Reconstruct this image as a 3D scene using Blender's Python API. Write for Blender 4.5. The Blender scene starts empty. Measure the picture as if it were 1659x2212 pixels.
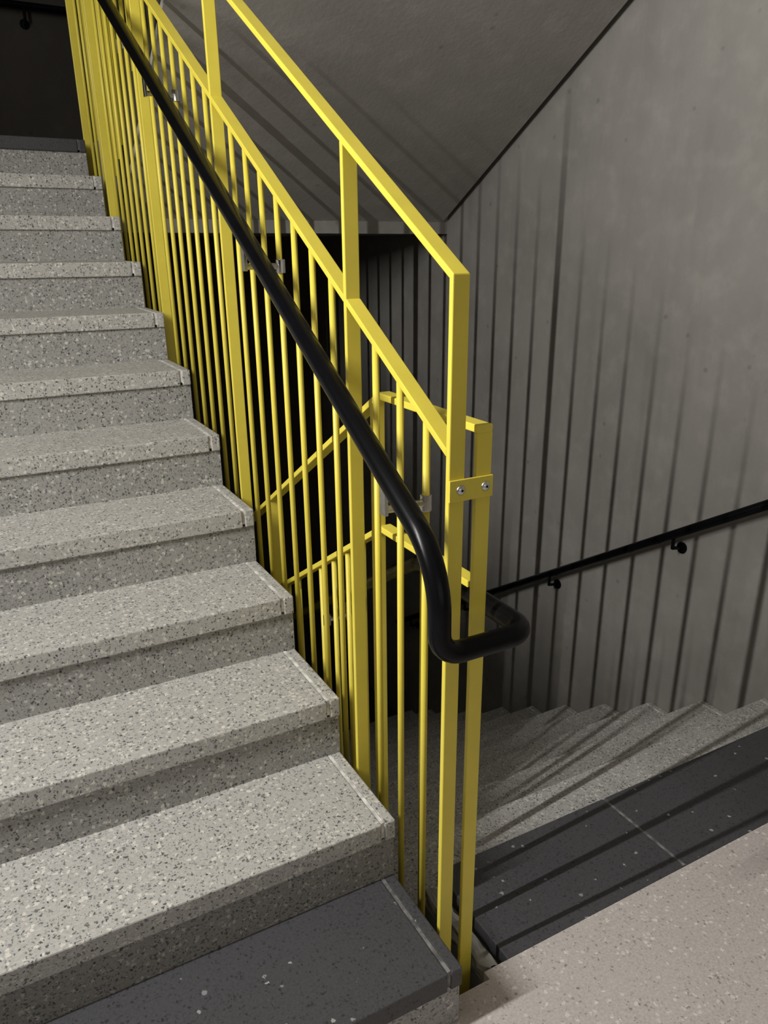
import bpy, bmesh, math, random
from mathutils import Vector, Matrix
random.seed(7)
S = bpy.context.scene
COL = S.collection
YB = -4.0                        # wall behind the camera
RISE, GO = 0.17, 0.2897          # stair riser and going
XW = 1.98                        # face of the right concrete wall

# ---------------------------------------------------------------- camera
w = Vector((0.3608772616334519, -0.5085457052605997, -0.0975437069122494))
Rm = Matrix.Rotation(w.length, 3, w.normalized())
R0 = Matrix(((1, 0, 0), (0, 0, -1), (0, 1, 0)))
M = Rm @ R0
right, down, fwd = Vector(M[0]), Vector(M[1]), Vector(M[2])
cm = Matrix((right, -down, -fwd)).transposed().to_4x4()
cm.translation = Vector((-0.70598, -0.98605, 1.42092))
cam_d = bpy.data.cameras.new('camera')
cam = bpy.data.objects.new('camera', cam_d)
COL.objects.link(cam)
cam.matrix_world = cm
cam_d.sensor_width = 36.0
cam_d.lens = 1677.99 / 2212 * 36.0
cam_d.shift_x = -34.98 / 2212
cam_d.shift_y = 71.92 / 2212
cam_d.clip_start = 0.02
S.camera = cam

# ---------------------------------------------------------------- light and exposure
S.view_settings.view_transform = 'Standard'
S.view_settings.look = 'None'
S.view_settings.exposure = -0.08
S.view_settings.gamma = 1.0
S.view_settings.use_curve_mapping = False
wd = bpy.data.worlds.new('world'); S.world = wd; wd.use_nodes = True
wd.node_tree.nodes['Background'].inputs[0].default_value = (0.5, 0.55, 0.6, 1)
wd.node_tree.nodes['Background'].inputs[1].default_value = 0.0

def area(name, loc, rot, sx, sy, power, color):
    l = bpy.data.lights.new(name, 'AREA'); l.shape = 'RECTANGLE'
    l.size = sx; l.size_y = sy; l.energy = power; l.color = color
    o = bpy.data.objects.new(name, l); COL.objects.link(o)
    o.location = loc; o.rotation_euler = rot
    return o
# upright tube lamp on the left wall beside the stairs: the light that throws the baluster shadows
LAMP = (-2.62, 0.16, 2.68)
area('tube_lamp_light', LAMP, (0, math.radians(-90), math.radians(-16)), 1.55, 0.025, 178, (1.0, 0.985, 0.945))
# wide soft fill light added behind the camera to lift the shade
area('fill_light', (-.2, YB + .05, 1.3), (math.radians(90), 0, 0), 2.6, 1.4, 8.5, (1.0, 0.95, 0.90))

# ---------------------------------------------------------------- materials
def mat(name):
    m = bpy.data.materials.new(name); m.use_nodes = True
    nt = m.node_tree; b = nt.nodes['Principled BSDF']
    return m, nt, b
def node(nt, t, **kw):
    n = nt.nodes.new(t)
    for k, v in kw.items():
        if k in n.inputs: n.inputs[k].default_value = v
        else: setattr(n, k, v)
    return n
def mathn(nt, op, a, b=None, c=None):
    n = nt.nodes.new('ShaderNodeMath'); n.operation = op
    for i, v in enumerate((a, b, c)):
        if v is None: continue
        if hasattr(v, 'links'): nt.links.new(v, n.inputs[i])
        else: n.inputs[i].default_value = v
    return n.outputs[0]
def mix(nt, f, a, b):
    n = nt.nodes.new('ShaderNodeMix'); n.data_type = 'RGBA'
    for s, v in ((n.inputs[0], f), (n.inputs[6], a), (n.inputs[7], b)):
        if hasattr(v, 'links'): nt.links.new(v, s)
        else: s.default_value = v if not isinstance(v, tuple) else (*v, 1)
    return n.outputs[2]
def ramp(nt, fac, a, b):
    n = nt.nodes.new('ShaderNodeMapRange'); nt.links.new(fac, n.inputs[0])
    n.inputs[1].default_value = a; n.inputs[2].default_value = b
    return n.outputs[0]
def pos(nt, scale=(1, 1, 1)):
    g = nt.nodes.new('ShaderNodeNewGeometry')
    mp = nt.nodes.new('ShaderNodeMapping'); mp.inputs['Scale'].default_value = scale
    nt.links.new(g.outputs['Position'], mp.inputs[0])
    return mp.outputs[0]
def noise(nt, vec, scale, detail=4, rough=0.55):
    n = nt.nodes.new('ShaderNodeTexNoise'); nt.links.new(vec, n.inputs['Vector'])
    n.inputs['Scale'].default_value = scale; n.inputs['Detail'].default_value = detail
    n.inputs['Roughness'].default_value = rough
    return n.outputs[0]
def bump(nt, b, h, strength, dist):
    n = nt.nodes.new('ShaderNodeBump'); n.inputs['Strength'].default_value = strength
    n.inputs['Distance'].default_value = dist
    nt.links.new(h, n.inputs['Height']); nt.links.new(n.outputs[0], b.inputs['Normal'])

def terrazzo(name, base, var, darkc, lightc, dark_amt, light_amt, rough=0.6):
    m, nt, b = mat(name)
    v = pos(nt)
    wob = nt.nodes.new('ShaderNodeTexNoise'); nt.links.new(v, wob.inputs['Vector']); wob.inputs['Scale'].default_value = 120
    add = nt.nodes.new('ShaderNodeVectorMath'); add.operation = 'MULTIPLY_ADD'
    nt.links.new(wob.outputs['Color'], add.inputs[0]); add.inputs[1].default_value = (.015, .015, .015); nt.links.new(v, add.inputs[2])
    vv = add.outputs[0]
    big = noise(nt, v, 3.0, 5); fine = noise(nt, v, 160, 3)
    col = mix(nt, ramp(nt, big, .3, .7), base, var)
    col = mix(nt, ramp(nt, fine, .35, .7), col, tuple(c * 1.18 for c in var))
    for sc, amt, c, thr in ((115, dark_amt, darkc, .42), (85, light_amt, lightc, .46), (190, dark_amt * .8, darkc, .4), (60, light_amt * .3, lightc, .33)):
        t = nt.nodes.new('ShaderNodeTexVoronoi'); nt.links.new(vv, t.inputs['Vector']); t.inputs['Scale'].default_value = sc
        sep = nt.nodes.new('ShaderNodeSeparateColor'); nt.links.new(t.outputs['Color'], sep.inputs[0])
        pick = mathn(nt, 'LESS_THAN', sep.outputs[0], amt)
        near = ramp(nt, t.outputs['Distance'], thr, thr - .12)
        col = mix(nt, mathn(nt, 'MULTIPLY', mathn(nt, 'MULTIPLY', pick, near), mathn(nt, 'MULTIPLY_ADD', sep.outputs[1], .45, .5)), col, c)
    nt.links.new(col, b.inputs['Base Color'])
    b.inputs['Roughness'].default_value = rough
    b.inputs['Specular IOR Level'].default_value = .35
    bump(nt, b, fine, .25, .002)
    return m
def concrete(name, a, c, streak=0.0, bumpy=.3):
    m, nt, b = mat(name)
    v = pos(nt)
    n1 = noise(nt, v, 1.6, 6, .6); n2 = noise(nt, v, 9, 5, .6)
    col = mix(nt, ramp(nt, n1, .3, .7), a, c)
    col = mix(nt, mathn(nt, 'MULTIPLY', ramp(nt, n2, .5, .75), .35), col, tuple(x * 1.35 for x in c))
    if streak:
        vs = pos(nt, (4, 4, .25)); n3 = noise(nt, vs, 2.2, 4)
        col = mix(nt, mathn(nt, 'MULTIPLY', ramp(nt, n3, .5, .72), streak), col, tuple(x * .55 for x in a))
        # pour joint lines left by the formwork
    vp = nt.nodes.new('ShaderNodeTexVoronoi'); nt.links.new(v, vp.inputs['Vector']); vp.inputs['Scale'].default_value = 7
    spot = mathn(nt, 'MULTIPLY', ramp(nt, vp.outputs['Distance'], .10, .04), .5)
    col = mix(nt, spot, col, tuple(x * .6 for x in a))
    nt.links.new(col, b.inputs['Base Color'])
    b.inputs['Roughness'].default_value = .85
    b.inputs['Specular IOR Level'].default_value = .25
    bump(nt, b, noise(nt, v, 45, 5), bumpy, .004)
    return m
def paint(name, c, c2, rough, sc=14, spec=.5):
    m, nt, b = mat(name)
    v = pos(nt)
    nt.links.new(mix(nt, ramp(nt, noise(nt, v, sc, 3), .35, .7), c, c2), b.inputs['Base Color'])
    b.inputs['Roughness'].default_value = rough
    b.inputs['Specular IOR Level'].default_value = spec
    bump(nt, b, noise(nt, v, 300, 2), .06, .001)
    return m
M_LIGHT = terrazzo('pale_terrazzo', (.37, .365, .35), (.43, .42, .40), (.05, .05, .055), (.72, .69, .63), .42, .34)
M_DARK = terrazzo('dark_terrazzo', (.052, .051, .056), (.064, .063, .068), (.028, .028, .03), (.42, .42, .42), .25, .014, .55)
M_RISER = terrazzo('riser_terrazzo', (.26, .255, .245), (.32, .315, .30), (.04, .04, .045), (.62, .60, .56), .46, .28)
M_FLOOR = terrazzo('warm_terrazzo', (.44, .40, .38), (.50, .455, .435), (.24, .22, .20), (.76, .71, .66), .14, .14)
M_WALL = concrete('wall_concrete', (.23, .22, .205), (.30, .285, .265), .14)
M_SOFFIT = concrete('soffit_concrete', (.38, .365, .34), (.45, .43, .40), .06)
M_SLAB = concrete('slab_concrete', (.24, .23, .21), (.30, .29, .27))
M_DIM = concrete('dimmed_concrete', (.05, .044, .039), (.065, .058, .05))  # concrete darkened so that its colour carries the shade of dim parts
M_YEL = paint('yellow_paint', (.77, .64, .080), (.72, .60, .072), .38, spec=.45)
M_BLK = paint('black_handrail', (.003, .003, .004), (.004, .004, .005), .26, spec=.14)
m, nt, b = mat('brushed_steel'); M_STEEL = m
b.inputs['Metallic'].default_value = 1; b.inputs['Roughness'].default_value = .28
nt.links.new(mix(nt, ramp(nt, noise(nt, pos(nt), 90, 2), .3, .7), (.55, .55, .53), (.70, .69, .66)), b.inputs['Base Color'])
m, nt, b = mat('white_grout'); M_GROUT = m
nt.links.new(mix(nt, ramp(nt, noise(nt, pos(nt), 38, 3), .42, .62), (.50, .485, .46), (.85, .84, .82)), b.inputs['Base Color'])
b.inputs['Roughness'].default_value = .9
m, nt, b = mat('grey_grout'); M_GROUT_D = m
nt.links.new(mix(nt, ramp(nt, noise(nt, pos(nt), 30, 3), .42, .62), (.09, .09, .092), (.24, .23, .225)), b.inputs['Base Color'])
b.inputs['Roughness'].default_value = .9
m, nt, b = mat('lamp_diffuser'); M_LAMP = m
b.inputs['Base Color'].default_value = (.8, .8, .8, 1); b.inputs['Emission Color'].default_value = (1, .97, .88, 1)
b.inputs['Emission Strength'].default_value = 4

# ---------------------------------------------------------------- mesh helpers
def link(name, bm, material, parent=None, bevel=0.0, segs=2, smooth=False):
    me = bpy.data.meshes.new(name)
    bmesh.ops.recalc_face_normals(bm, faces=bm.faces)
    bm.to_mesh(me); bm.free()
    me.materials.append(material)
    if smooth:
        for p in me.polygons: p.use_smooth = True
    o = bpy.data.objects.new(name, me); COL.objects.link(o)
    if parent is not None:
        o.parent = parent
        o.matrix_parent_inverse = Matrix.Translation(-parent.location)
    if bevel:
        md = o.modifiers.new('bevel', 'BEVEL'); md.width = bevel; md.segments = segs; md.limit_method = 'ANGLE'
    return o
def box(bm, x0, x1, y0, y1, z0, z1):
    vs = [bm.verts.new(p) for p in ((x0, y0, z0), (x1, y0, z0), (x1, y1, z0), (x0, y1, z0), (x0, y0, z1), (x1, y0, z1), (x1, y1, z1), (x0, y1, z1))]
    for f in ((0, 1, 2, 3), (4, 5, 6, 7), (0, 1, 5, 4), (1, 2, 6, 5), (2, 3, 7, 6), (3, 0, 4, 7)):
        bm.faces.new([vs[i] for i in f])
def boxm(*a):
    bm = bmesh.new(); box(bm, *a); return bm
def prism(pts, x0, x1):
    """polygon in the YZ plane pushed along X"""
    bm = bmesh.new()
    a = [bm.verts.new((x0, y, z)) for y, z in pts]; c = [bm.verts.new((x1, y, z)) for y, z in pts]
    bm.faces.new(a); bm.faces.new(c)
    n = len(pts)
    for i in range(n): bm.faces.new((a[i], a[(i + 1) % n], c[(i + 1) % n], c[i]))
    return bm
def cyl(bm, p, q, r, n=16, caps=True, r2=None):
    p, q = Vector(p), Vector(q); d = (q - p).normalized()
    a = d.orthogonal().normalized(); b_ = d.cross(a)
    R = []
    for c, rr in ((p, r), (q, r if r2 is None else r2)):
        R.append([bm.verts.new(c + rr * (math.cos(2 * math.pi * i / n) * a + math.sin(2 * math.pi * i / n) * b_)) for i in range(n)])
    for i in range(n): bm.faces.new((R[0][i], R[0][(i + 1) % n], R[1][(i + 1) % n], R[1][i]))
    if caps: bm.faces.new(R[0]); bm.faces.new(R[1])
def fillet(pts, rad, seg=10):
    out = [Vector(pts[0])]
    for i in range(1, len(pts) - 1):
        p = Vector(pts[i]); a = (Vector(pts[i - 1]) - p).normalized(); b_ = (Vector(pts[i + 1]) - p).normalized()
        ang = a.angle(b_); r = rad[i]; t = r / math.tan(ang / 2)
        s, e = p + a * t, p + b_ * t
        c = p + (a + b_).normalized() * (r / math.sin(ang / 2))
        u, v = s - c, e - c; th = u.angle(v)
        for k in range(seg + 1):
            f = k / seg
            out.append(c + (u * math.sin((1 - f) * th) + v * math.sin(f * th)) / math.sin(th))
    out.append(Vector(pts[-1]))
    return out
def tube(path, r, n=20):
    bm = bmesh.new(); rings = []; prev = None
    for i, p in enumerate(path):
        d = (path[min(i + 1, len(path) - 1)] - path[max(i - 1, 0)]).normalized()
        if prev is None: a = d.orthogonal().normalized()
        else: a = (prev - d * prev.dot(d)).normalized()
        prev = a; b_ = d.cross(a)
        rings.append([bm.verts.new(p + r * (math.cos(2 * math.pi * k / n) * a + math.sin(2 * math.pi * k / n) * b_)) for k in range(n)])
    for A, B in zip(rings, rings[1:]):
        for k in range(n): bm.faces.new((A[k], A[(k + 1) % n], B[(k + 1) % n], B[k]))
    bm.faces.new(rings[0]); bm.faces.new(rings[-1])
    return bm
def thing(name, label, cat, loc, group=None):
    o = bpy.data.objects.new(name, None); COL.objects.link(o); o.location = loc
    o.empty_display_size = .1
    o['label'] = label; o['category'] = cat
    if group: o['group'] = group
    bpy.context.view_layer.update()
    return o
def struct(name, bm, material, **kw):
    o = link(name, bm, material, **kw); o['kind'] = 'structure'; return o

# ---------------------------------------------------------------- the shell
XL = -2.68                                     # left wall
Y1 = 5.12                                      # far wall
ZB = -RISE * 13                                # lower landing level
struct('wall_right', boxm(XW, XW + .2, YB, Y1, -2.6, 5.2), M_WALL)
struct('wall_left', boxm(XL - .2, XL, YB, Y1, -2.6, 5.2), M_WALL)
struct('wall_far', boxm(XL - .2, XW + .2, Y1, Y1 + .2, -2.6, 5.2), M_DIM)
struct('wall_near', boxm(XL - .2, XW + .2, YB - .2, YB, -2.6, 5.2), M_WALL)
# landing the photographer stands on (with the slot for the guards left open)
bm = bmesh.new()
box(bm, XL, 0, YB, .20, -.47, -RISE)
box(bm, 0, .12, YB, .060, -.47, -RISE)
box(bm, .12, XW, YB, .082, -.47, -RISE)
struct('floor', bm, M_FLOOR)
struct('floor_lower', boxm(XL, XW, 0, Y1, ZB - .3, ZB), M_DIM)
# upper far landing
bm = bmesh.new()
box(bm, XL, .0, 3.19 + .31, Y1, 1.47, 1.87)
box(bm, XL, .0, 3.19 + .012, 3.19 + .31, 1.47, 1.87 - .053)
box(bm, .0, XW, 3.35, Y1, 1.477, 1.87)
box(bm, .055, XW, 3.19, 3.35, 1.477, 1.87)
struct('floor_upper', bm, M_SLAB)
# slab over the near landing and the flight above the left one
struct('ceiling', boxm(XL, XW, YB, -.35, 3.58, 3.88), M_SOFFIT)
struct('ceiling_sloped', prism([(-.35, 3.58), (3.2, 3.58 + 3.55 * .586), (3.2, 3.95 + 3.55 * .586), (-.35, 3.95)], XL, 0), M_SOFFIT)

# ---------------------------------------------------------------- ascending flight on the left
T, U = .053, .010                               # tread block thickness, nosing overhang
t = thing('stair_flight', 'wide pale speckled terrazzo steps climbing up on the left, lowest step dark', 'stairs', (-1.5, 0, -RISE))
X0 = XL + .02
for k in range(12):
    y0, z = k * GO, k * RISE
    dark = k in (0, 11)
    md = M_DARK if dark else M_LIGHT
    y1 = y0 + GO + U + .02 if k < 11 else y0 + .31
    bm = boxm(X0, -.036, y0, y1, z - T, z)
    box(bm, -.028, 0, y0 + random.uniform(0, .002), y1, z - T, z - .0006)
    tr = link('tread', bm, md, t, bevel=.0035)
    if dark: tr['label'] = 'dark grey terrazzo tread'
    bm = boxm(-.036, -.028, y0 + .004, y1, z - T + .01, z + .0002)
    link('joint_line', bm, M_GROUT_D if dark else M_GROUT, tr)
    rz0 = z - RISE if k else -RISE
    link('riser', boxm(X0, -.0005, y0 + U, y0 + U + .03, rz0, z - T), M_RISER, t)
prof = [(.04, -RISE)]
for k in range(12):
    y0, z = k * GO + U + .03, k * RISE - T
    prof += [(y0, z - (RISE - T if k == 0 else RISE)), (y0, z)]
prof += [(11 * GO + .31, 11 * RISE - T), (11 * GO + .31, 1.47), (11 * GO - .1, 1.47), (.30, -.34), (.2, -.47), (.04, -.47)]
clean = []
for q in prof:
    if not clean or (abs(q[0] - clean[-1][0]) + abs(q[1] - clean[-1][1])) > 1e-4: clean.append(q)
link('support_slab', prism(clean, X0, -.002), M_SLAB, t)

# ---------------------------------------------------------------- descending flight on the right
t = thing('stair_flight', 'grey steps going down on the right between yellow railing and concrete wall', 'stairs', (.95, .24, -RISE))
for j in range(12):
    y1 = .403 + GO * j; y0 = y1 - GO - .02; z = -RISE - RISE * j
    if j == 0:
        y0 = .083
        for a, c in ((.19, .789), (.797, XW - .002)):
            tr = link('tread', boxm(a, c, y0, y1, z - T, z), M_DARK, t, bevel=.003)
            tr['label'] = 'dark charcoal terrazzo top step block'
        link('joint_line', boxm(.789, .797, y0 + .003, y1 - .004, z - T + .01, z - .0005), M_GROUT_D, tr)
    else:
        bm = boxm(.125, XW - .035, y0, y1, z - T, z)
        box(bm, XW - .029, XW - .002, y0, y1, z - T, z)
        tr = link('tread', bm, M_LIGHT, t, bevel=.0035)
        link('joint_line', boxm(XW - .035, XW - .029, y0, y1 - .004, z - T + .01, z + .0002), M_GROUT, tr)
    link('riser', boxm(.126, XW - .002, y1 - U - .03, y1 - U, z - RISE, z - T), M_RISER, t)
prof = [(.083, -RISE - T)]
for j in range(12):
    y1 = .403 + GO * j - U - .03; z = -RISE - RISE * j - T
    prof += [(y1, z), (y1, z - RISE)]
prof[-1] = (prof[-1][0], ZB)
prof += [(3.25, ZB), (.6, -.80), (.083, -.47)]
link('support_slab', prism(prof, .128, XW - .002), M_SLAB, t)

# ---------------------------------------------------------------- flight above the right one, seen from below
t = thing('stair_flight', 'upper concrete flight seen from below, its sloping underside over the right stairs', 'stairs', (.95, 2.86, 1.87))
def sof(y): return 1.541 + .582 * (3.19 - y)
prof = [(3.19, sof(3.19)), (3.19, 1.87)]
for j in range(11):
    y = 3.19 - GO * j; z = 1.87 + RISE * (j + 1)
    prof += [(y, z - .05), (y - GO, z - .05)]
yt = prof[-1][0]
prof += [(yt, sof(yt))]
link('support_slab', prism(prof, .125, XW - .036), M_SOFFIT, t)
sf = link('side_face', prism([(3.19, sof(3.19) + .03)] + prof[1:-1] + [(yt, sof(yt) + .03)], .120, .1245), M_DIM, t)  # thin skin added over the slab side, its dark colour stands for shade
sf['label'] = 'side of the slab, dimmed by its dark colour'
for j in range(11):
    y = 3.19 - GO * j; z = 1.87 + RISE * (j + 1)
    link('tread', boxm(.116, XW - .036, y - GO, y + .012, z - .05, z), M_LIGHT, t, bevel=.003)

# ---------------------------------------------------------------- yellow guards
PX0, PX1 = .0175, .0510            # left guard
def sbar(y0, z0, y1, z1, th, x0, x1):
    """flat bar between two points, th = vertical thickness"""
    return prism([(y0, z0), (y1, z1), (y1, z1 + th), (y0, z0 + th)], x0, x1)
def mid_l(y): return .994 + .5935 * y
def top_l(y): return 1.291 + .594 * y
t = thing('guard_railing', 'tall yellow railing climbing beside the pale steps, nearest and highest one', 'railing', (.035, .13, -RISE))
posts = [.12, .52, 1.32, 2.115, 2.905, 3.315]
for i, y in enumerate(posts):
    zb = y * .586 - .30 if i else -.30
    link('post', prism([(y, zb), (y + .012, zb), (y + .012, top_l(y + .012) + .002), (y, top_l(y) + .002)], PX0, PX1), M_YEL, t, bevel=.002)
link('top_rail', sbar(.12, top_l(.12), 3.327, top_l(3.327), .0145, PX0, PX1), M_YEL, t, bevel=.002)
for i in range(5):
    a, c = posts[i] + .012, posts[i + 1]
    link('mid_rail', sbar(a, mid_l(a), c, mid_l(c), .0145, PX0, PX1), M_YEL, t, bevel=.0015)
for i in range(5):
    a, c = posts[i] + .006, posts[i + 1] + .006
    n = 4 if i in (0, 4) else 8
    for k in range(1, n):
        y = a + (c - a) * k / n
        bm = bmesh.new(); cyl(bm, (.0355, y, y * .586 - .30), (.0355, y, mid_l(y) + .008), .0073, 14)
        link('baluster', bm, M_YEL, t, smooth=True)

RX0, RX1 = .0765, .1090            # right guard
def top_r(y): return 1.109 if y < .50 else 1.109 - .598 * (y - .50)
def low_r(y): return .803 if y < .50 else .803 - .600 * (y - .50)
t = thing('guard_railing', 'lower yellow railing going down along the right stairs, behind the taller one', 'railing', (.095, .13, -RISE))
posts = [.12, .525, 1.235, 2.03, 2.83, 3.56]
def floor_r(y): return -.30 if y < .3 else -.30 - .586 * (y - .3)
for y in posts:
    link('post', prism([(y, floor_r(y)), (y + .011, floor_r(y)), (y + .011, top_r(y + .011) + .001), (y, top_r(y) + .001)], RX0, RX1), M_YEL, t, bevel=.002)
for f, nm in ((top_r, 'top_rail'), (low_r, 'lower_rail')):
    link(nm, prism([(.12 if nm == 'top_rail' else .14, f(.12)), (.50, f(.50)), (3.58, f(3.58)), (3.58, f(3.58) + .0165), (.502, f(.50) + .0145), (.12 if nm == 'top_rail' else .14, f(.12) + .0145)], RX0 + (.0 if nm == 'top_rail' else .002), RX1), M_YEL, t, bevel=.002)
for i in range(5):
    a, c = posts[i] + .006, posts[i + 1] + .006
    n = 4 if i == 0 else 8
    for k in range(1, n):
        y = a + (c - a) * k / n if i else .131 + .1 * k
        bm = bmesh.new(); cyl(bm, (.095, y, floor_r(y)), (.095, y, low_r(y) + .006), .0073, 14)
        link('baluster', bm, M_YEL, t, smooth=True)

t = thing('guard_railing', 'yellow railing of the upper flight, glimpsed behind the tall railing at top left', 'railing', (.095, 3.3, 1.87))
posts = [3.315, 2.94, 2.20, 1.46, .72, -.02]
def floor_u(y): return 1.68 if y > 3.1 else 1.68 + .586 * (3.1 - y)
for y in posts:
    link('post', prism([(y, floor_u(y)), (y + .02, floor_u(y)), (y + .02, floor_u(y) + 1.35), (y, floor_u(y) + 1.35)], .078, .108), M_YEL, t, bevel=.002)
link('mid_rail', prism([(3.335, floor_u(3)+1.12), (2.9, floor_u(2.9)+1.12), (-.02, floor_u(-.02)+1.12), (-.02, floor_u(-.02)+1.144), (2.9, floor_u(2.9)+1.144), (3.335, floor_u(3)+1.144)], .078, .108), M_YEL, t)
link('top_rail', prism([(3.335, floor_u(3)+1.35), (2.9, floor_u(2.9)+1.35), (-.02, floor_u(-.02)+1.35), (-.02, floor_u(-.02)+1.374), (2.9, floor_u(2.9)+1.374), (3.335, floor_u(3)+1.374)], .078, .108), M_YEL, t)
for i in range(5):
    a, c = posts[i] + .01, posts[i + 1] + .01
    n = 4 if i == 0 else 8
    for k in range(1, n):
        y = a + (c - a) * k / n
        bm = bmesh.new(); cyl(bm, (.093, y, floor_u(y)), (.093, y, floor_u(y) + 1.13), .0073, 12)
        link('baluster', bm, M_YEL, t, smooth=True)

# plate joining the two end posts
t = thing('connecting_plate', 'small yellow plate with two steel screws joining the two end posts', 'bracket', (.066, .118, 1.01))
link('plate', boxm(.0165, .1100, .1150, .1198, .991, 1.031), M_YEL, t, bevel=.0008)
for x in (.040, .0935):
    bm = bmesh.new(); bmesh.ops.create_uvsphere(bm, u_segments=20, v_segments=10, radius=.0095)
    for v in bm.verts: v.co = Vector((x + v.co.x, .1150 + v.co.y * .55, 1.012 + v.co.z))
    sc = link('screw', bm, M_STEEL, t, smooth=True)
    bm = bmesh.new(); cyl(bm, (x, .1093, 1.012), (x, .1125, 1.012), .0024, 6)
    link('screw_socket', bm, M_BLK, sc)

# ---------------------------------------------------------------- black handrails
def hl(y): return .890 + .595 * y
t = thing('handrail', 'black round handrail running down the railing and looping round the end posts', 'handrail', (-.05, .036, .74))
ph = [(-.05, 3.25, hl(3.25)), (-.05, .040, hl(.040)), (-.05, .036, .738), (.150, .036, .738), (.150, .43, .740), (.150, 3.4, .740 - .60 * 2.97)]
path = fillet(ph, [0, .17, .045, .045, .14, 0], 12)
link('rail', tube(path, .0212), M_BLK, t, smooth=True)
def bracket(y, zr, xb, xr, parent):
    """clamp on a baluster, arm out, upright plate under the rail"""
    s = 1 if xr > xb else -1
    zc = zr - .066
    bm = bmesh.new()
    cyl(bm, (xb, y, zc - .016), (xb, y, zc + .016), .0112, 14)
    cyl(bm, (xb, y, zc), (xr + s * .006, y, zc), .0075, 12)
    box(bm, min(xr, xr + s * .008), max(xr, xr + s * .008), y - .010, y + .010, zc - .010, zr - .017)
    link('bracket', bm, M_STEEL, parent, bevel=.001)
for y in (.226, .92, 1.72, 2.51, 3.12):
    bracket(y, hl(y), .0355, -.052, t)
for y in (.86, 1.66, 2.4):
    bracket(y, .740 - .60 * (y - .43), .095, .152, t)

def wr(y): return .967 - .611 * y
t = thing('handrail', 'straight black handrail fixed to the right concrete wall with small brackets', 'handrail', (XW, 1.2, .2))
link('rail', tube([Vector((XW - .065, -.6, wr(-.6))), Vector((XW - .065, 3.7, wr(3.7)))], .020), M_BLK, t, smooth=True)
def wall_bracket(y, zr, parent):
    bm = bmesh.new()
    cyl(bm, (XW, y, zr - .075), (XW - .008, y, zr - .075), .026, 20)
    cyl(bm, (XW - .006, y, zr - .075), (XW - .065, y, zr - .065), .008, 12)
    cyl(bm, (XW - .065, y, zr - .069), (XW - .065, y, zr - .015), .008, 12)
    link('bracket', bm, M_BLK, parent)
for y in (.41, 1.207, 2.00, 2.8, 3.5): wall_bracket(y, wr(y), t)
t = thing('handrail', 'dark handrail on the shadowy far wall above the top step', 'handrail', (-1.4, Y1, 2.7))
link('rail', tube([Vector((-3.1, Y1 - .07, 2.79)), Vector((1.6, Y1 - .07, 2.79))], .021), M_BLK, t, smooth=True)
for x in (-2.4, -1.2, .06, 1.2):
    bm = bmesh.new()
    cyl(bm, (x, Y1, 2.705), (x, Y1 - .008, 2.705), .028, 18); cyl(bm, (x, Y1 - .006, 2.705), (x, Y1 - .07, 2.715), .009, 12); cyl(bm, (x, Y1 - .07, 2.71), (x, Y1 - .07, 2.78), .009, 12)
    link('bracket', bm, M_BLK, t)

# rough mortar at the end of the dark block
bm = bmesh.new()
bmesh.ops.create_cube(bm, size=1)
bmesh.ops.subdivide_edges(bm, edges=bm.edges[:], cuts=9, use_grid_fill=True)
from mathutils import noise as mn
for v in bm.verts:
    c = Vector((.144 + v.co.x * .034, .225 + v.co.y * .28, -.196 + v.co.z * .045))
    d = mn.noise_vector(c * 30) * .018 + mn.noise_vector(c * 90) * .008
    v.co = c + Vector((d.x * .6, d.y, d.z))
mo = link('mortar_strip', bm, M_SLAB, smooth=False)
mo['label'] = 'rough chipped mortar at the end of the dark top step beside the yellow post'
mo['category'] = 'mortar'

# lamp body that carries the tube light, out of the picture at upper left
t = thing('tube_lamp', 'upright tube lamp fixed to the left wall beside the stairs', 'lamp', (XL, .13, 2.66))
link('housing', boxm(XL, XL + .05, .07, .19, 1.80, 3.52), M_SLAB, t, bevel=.01)
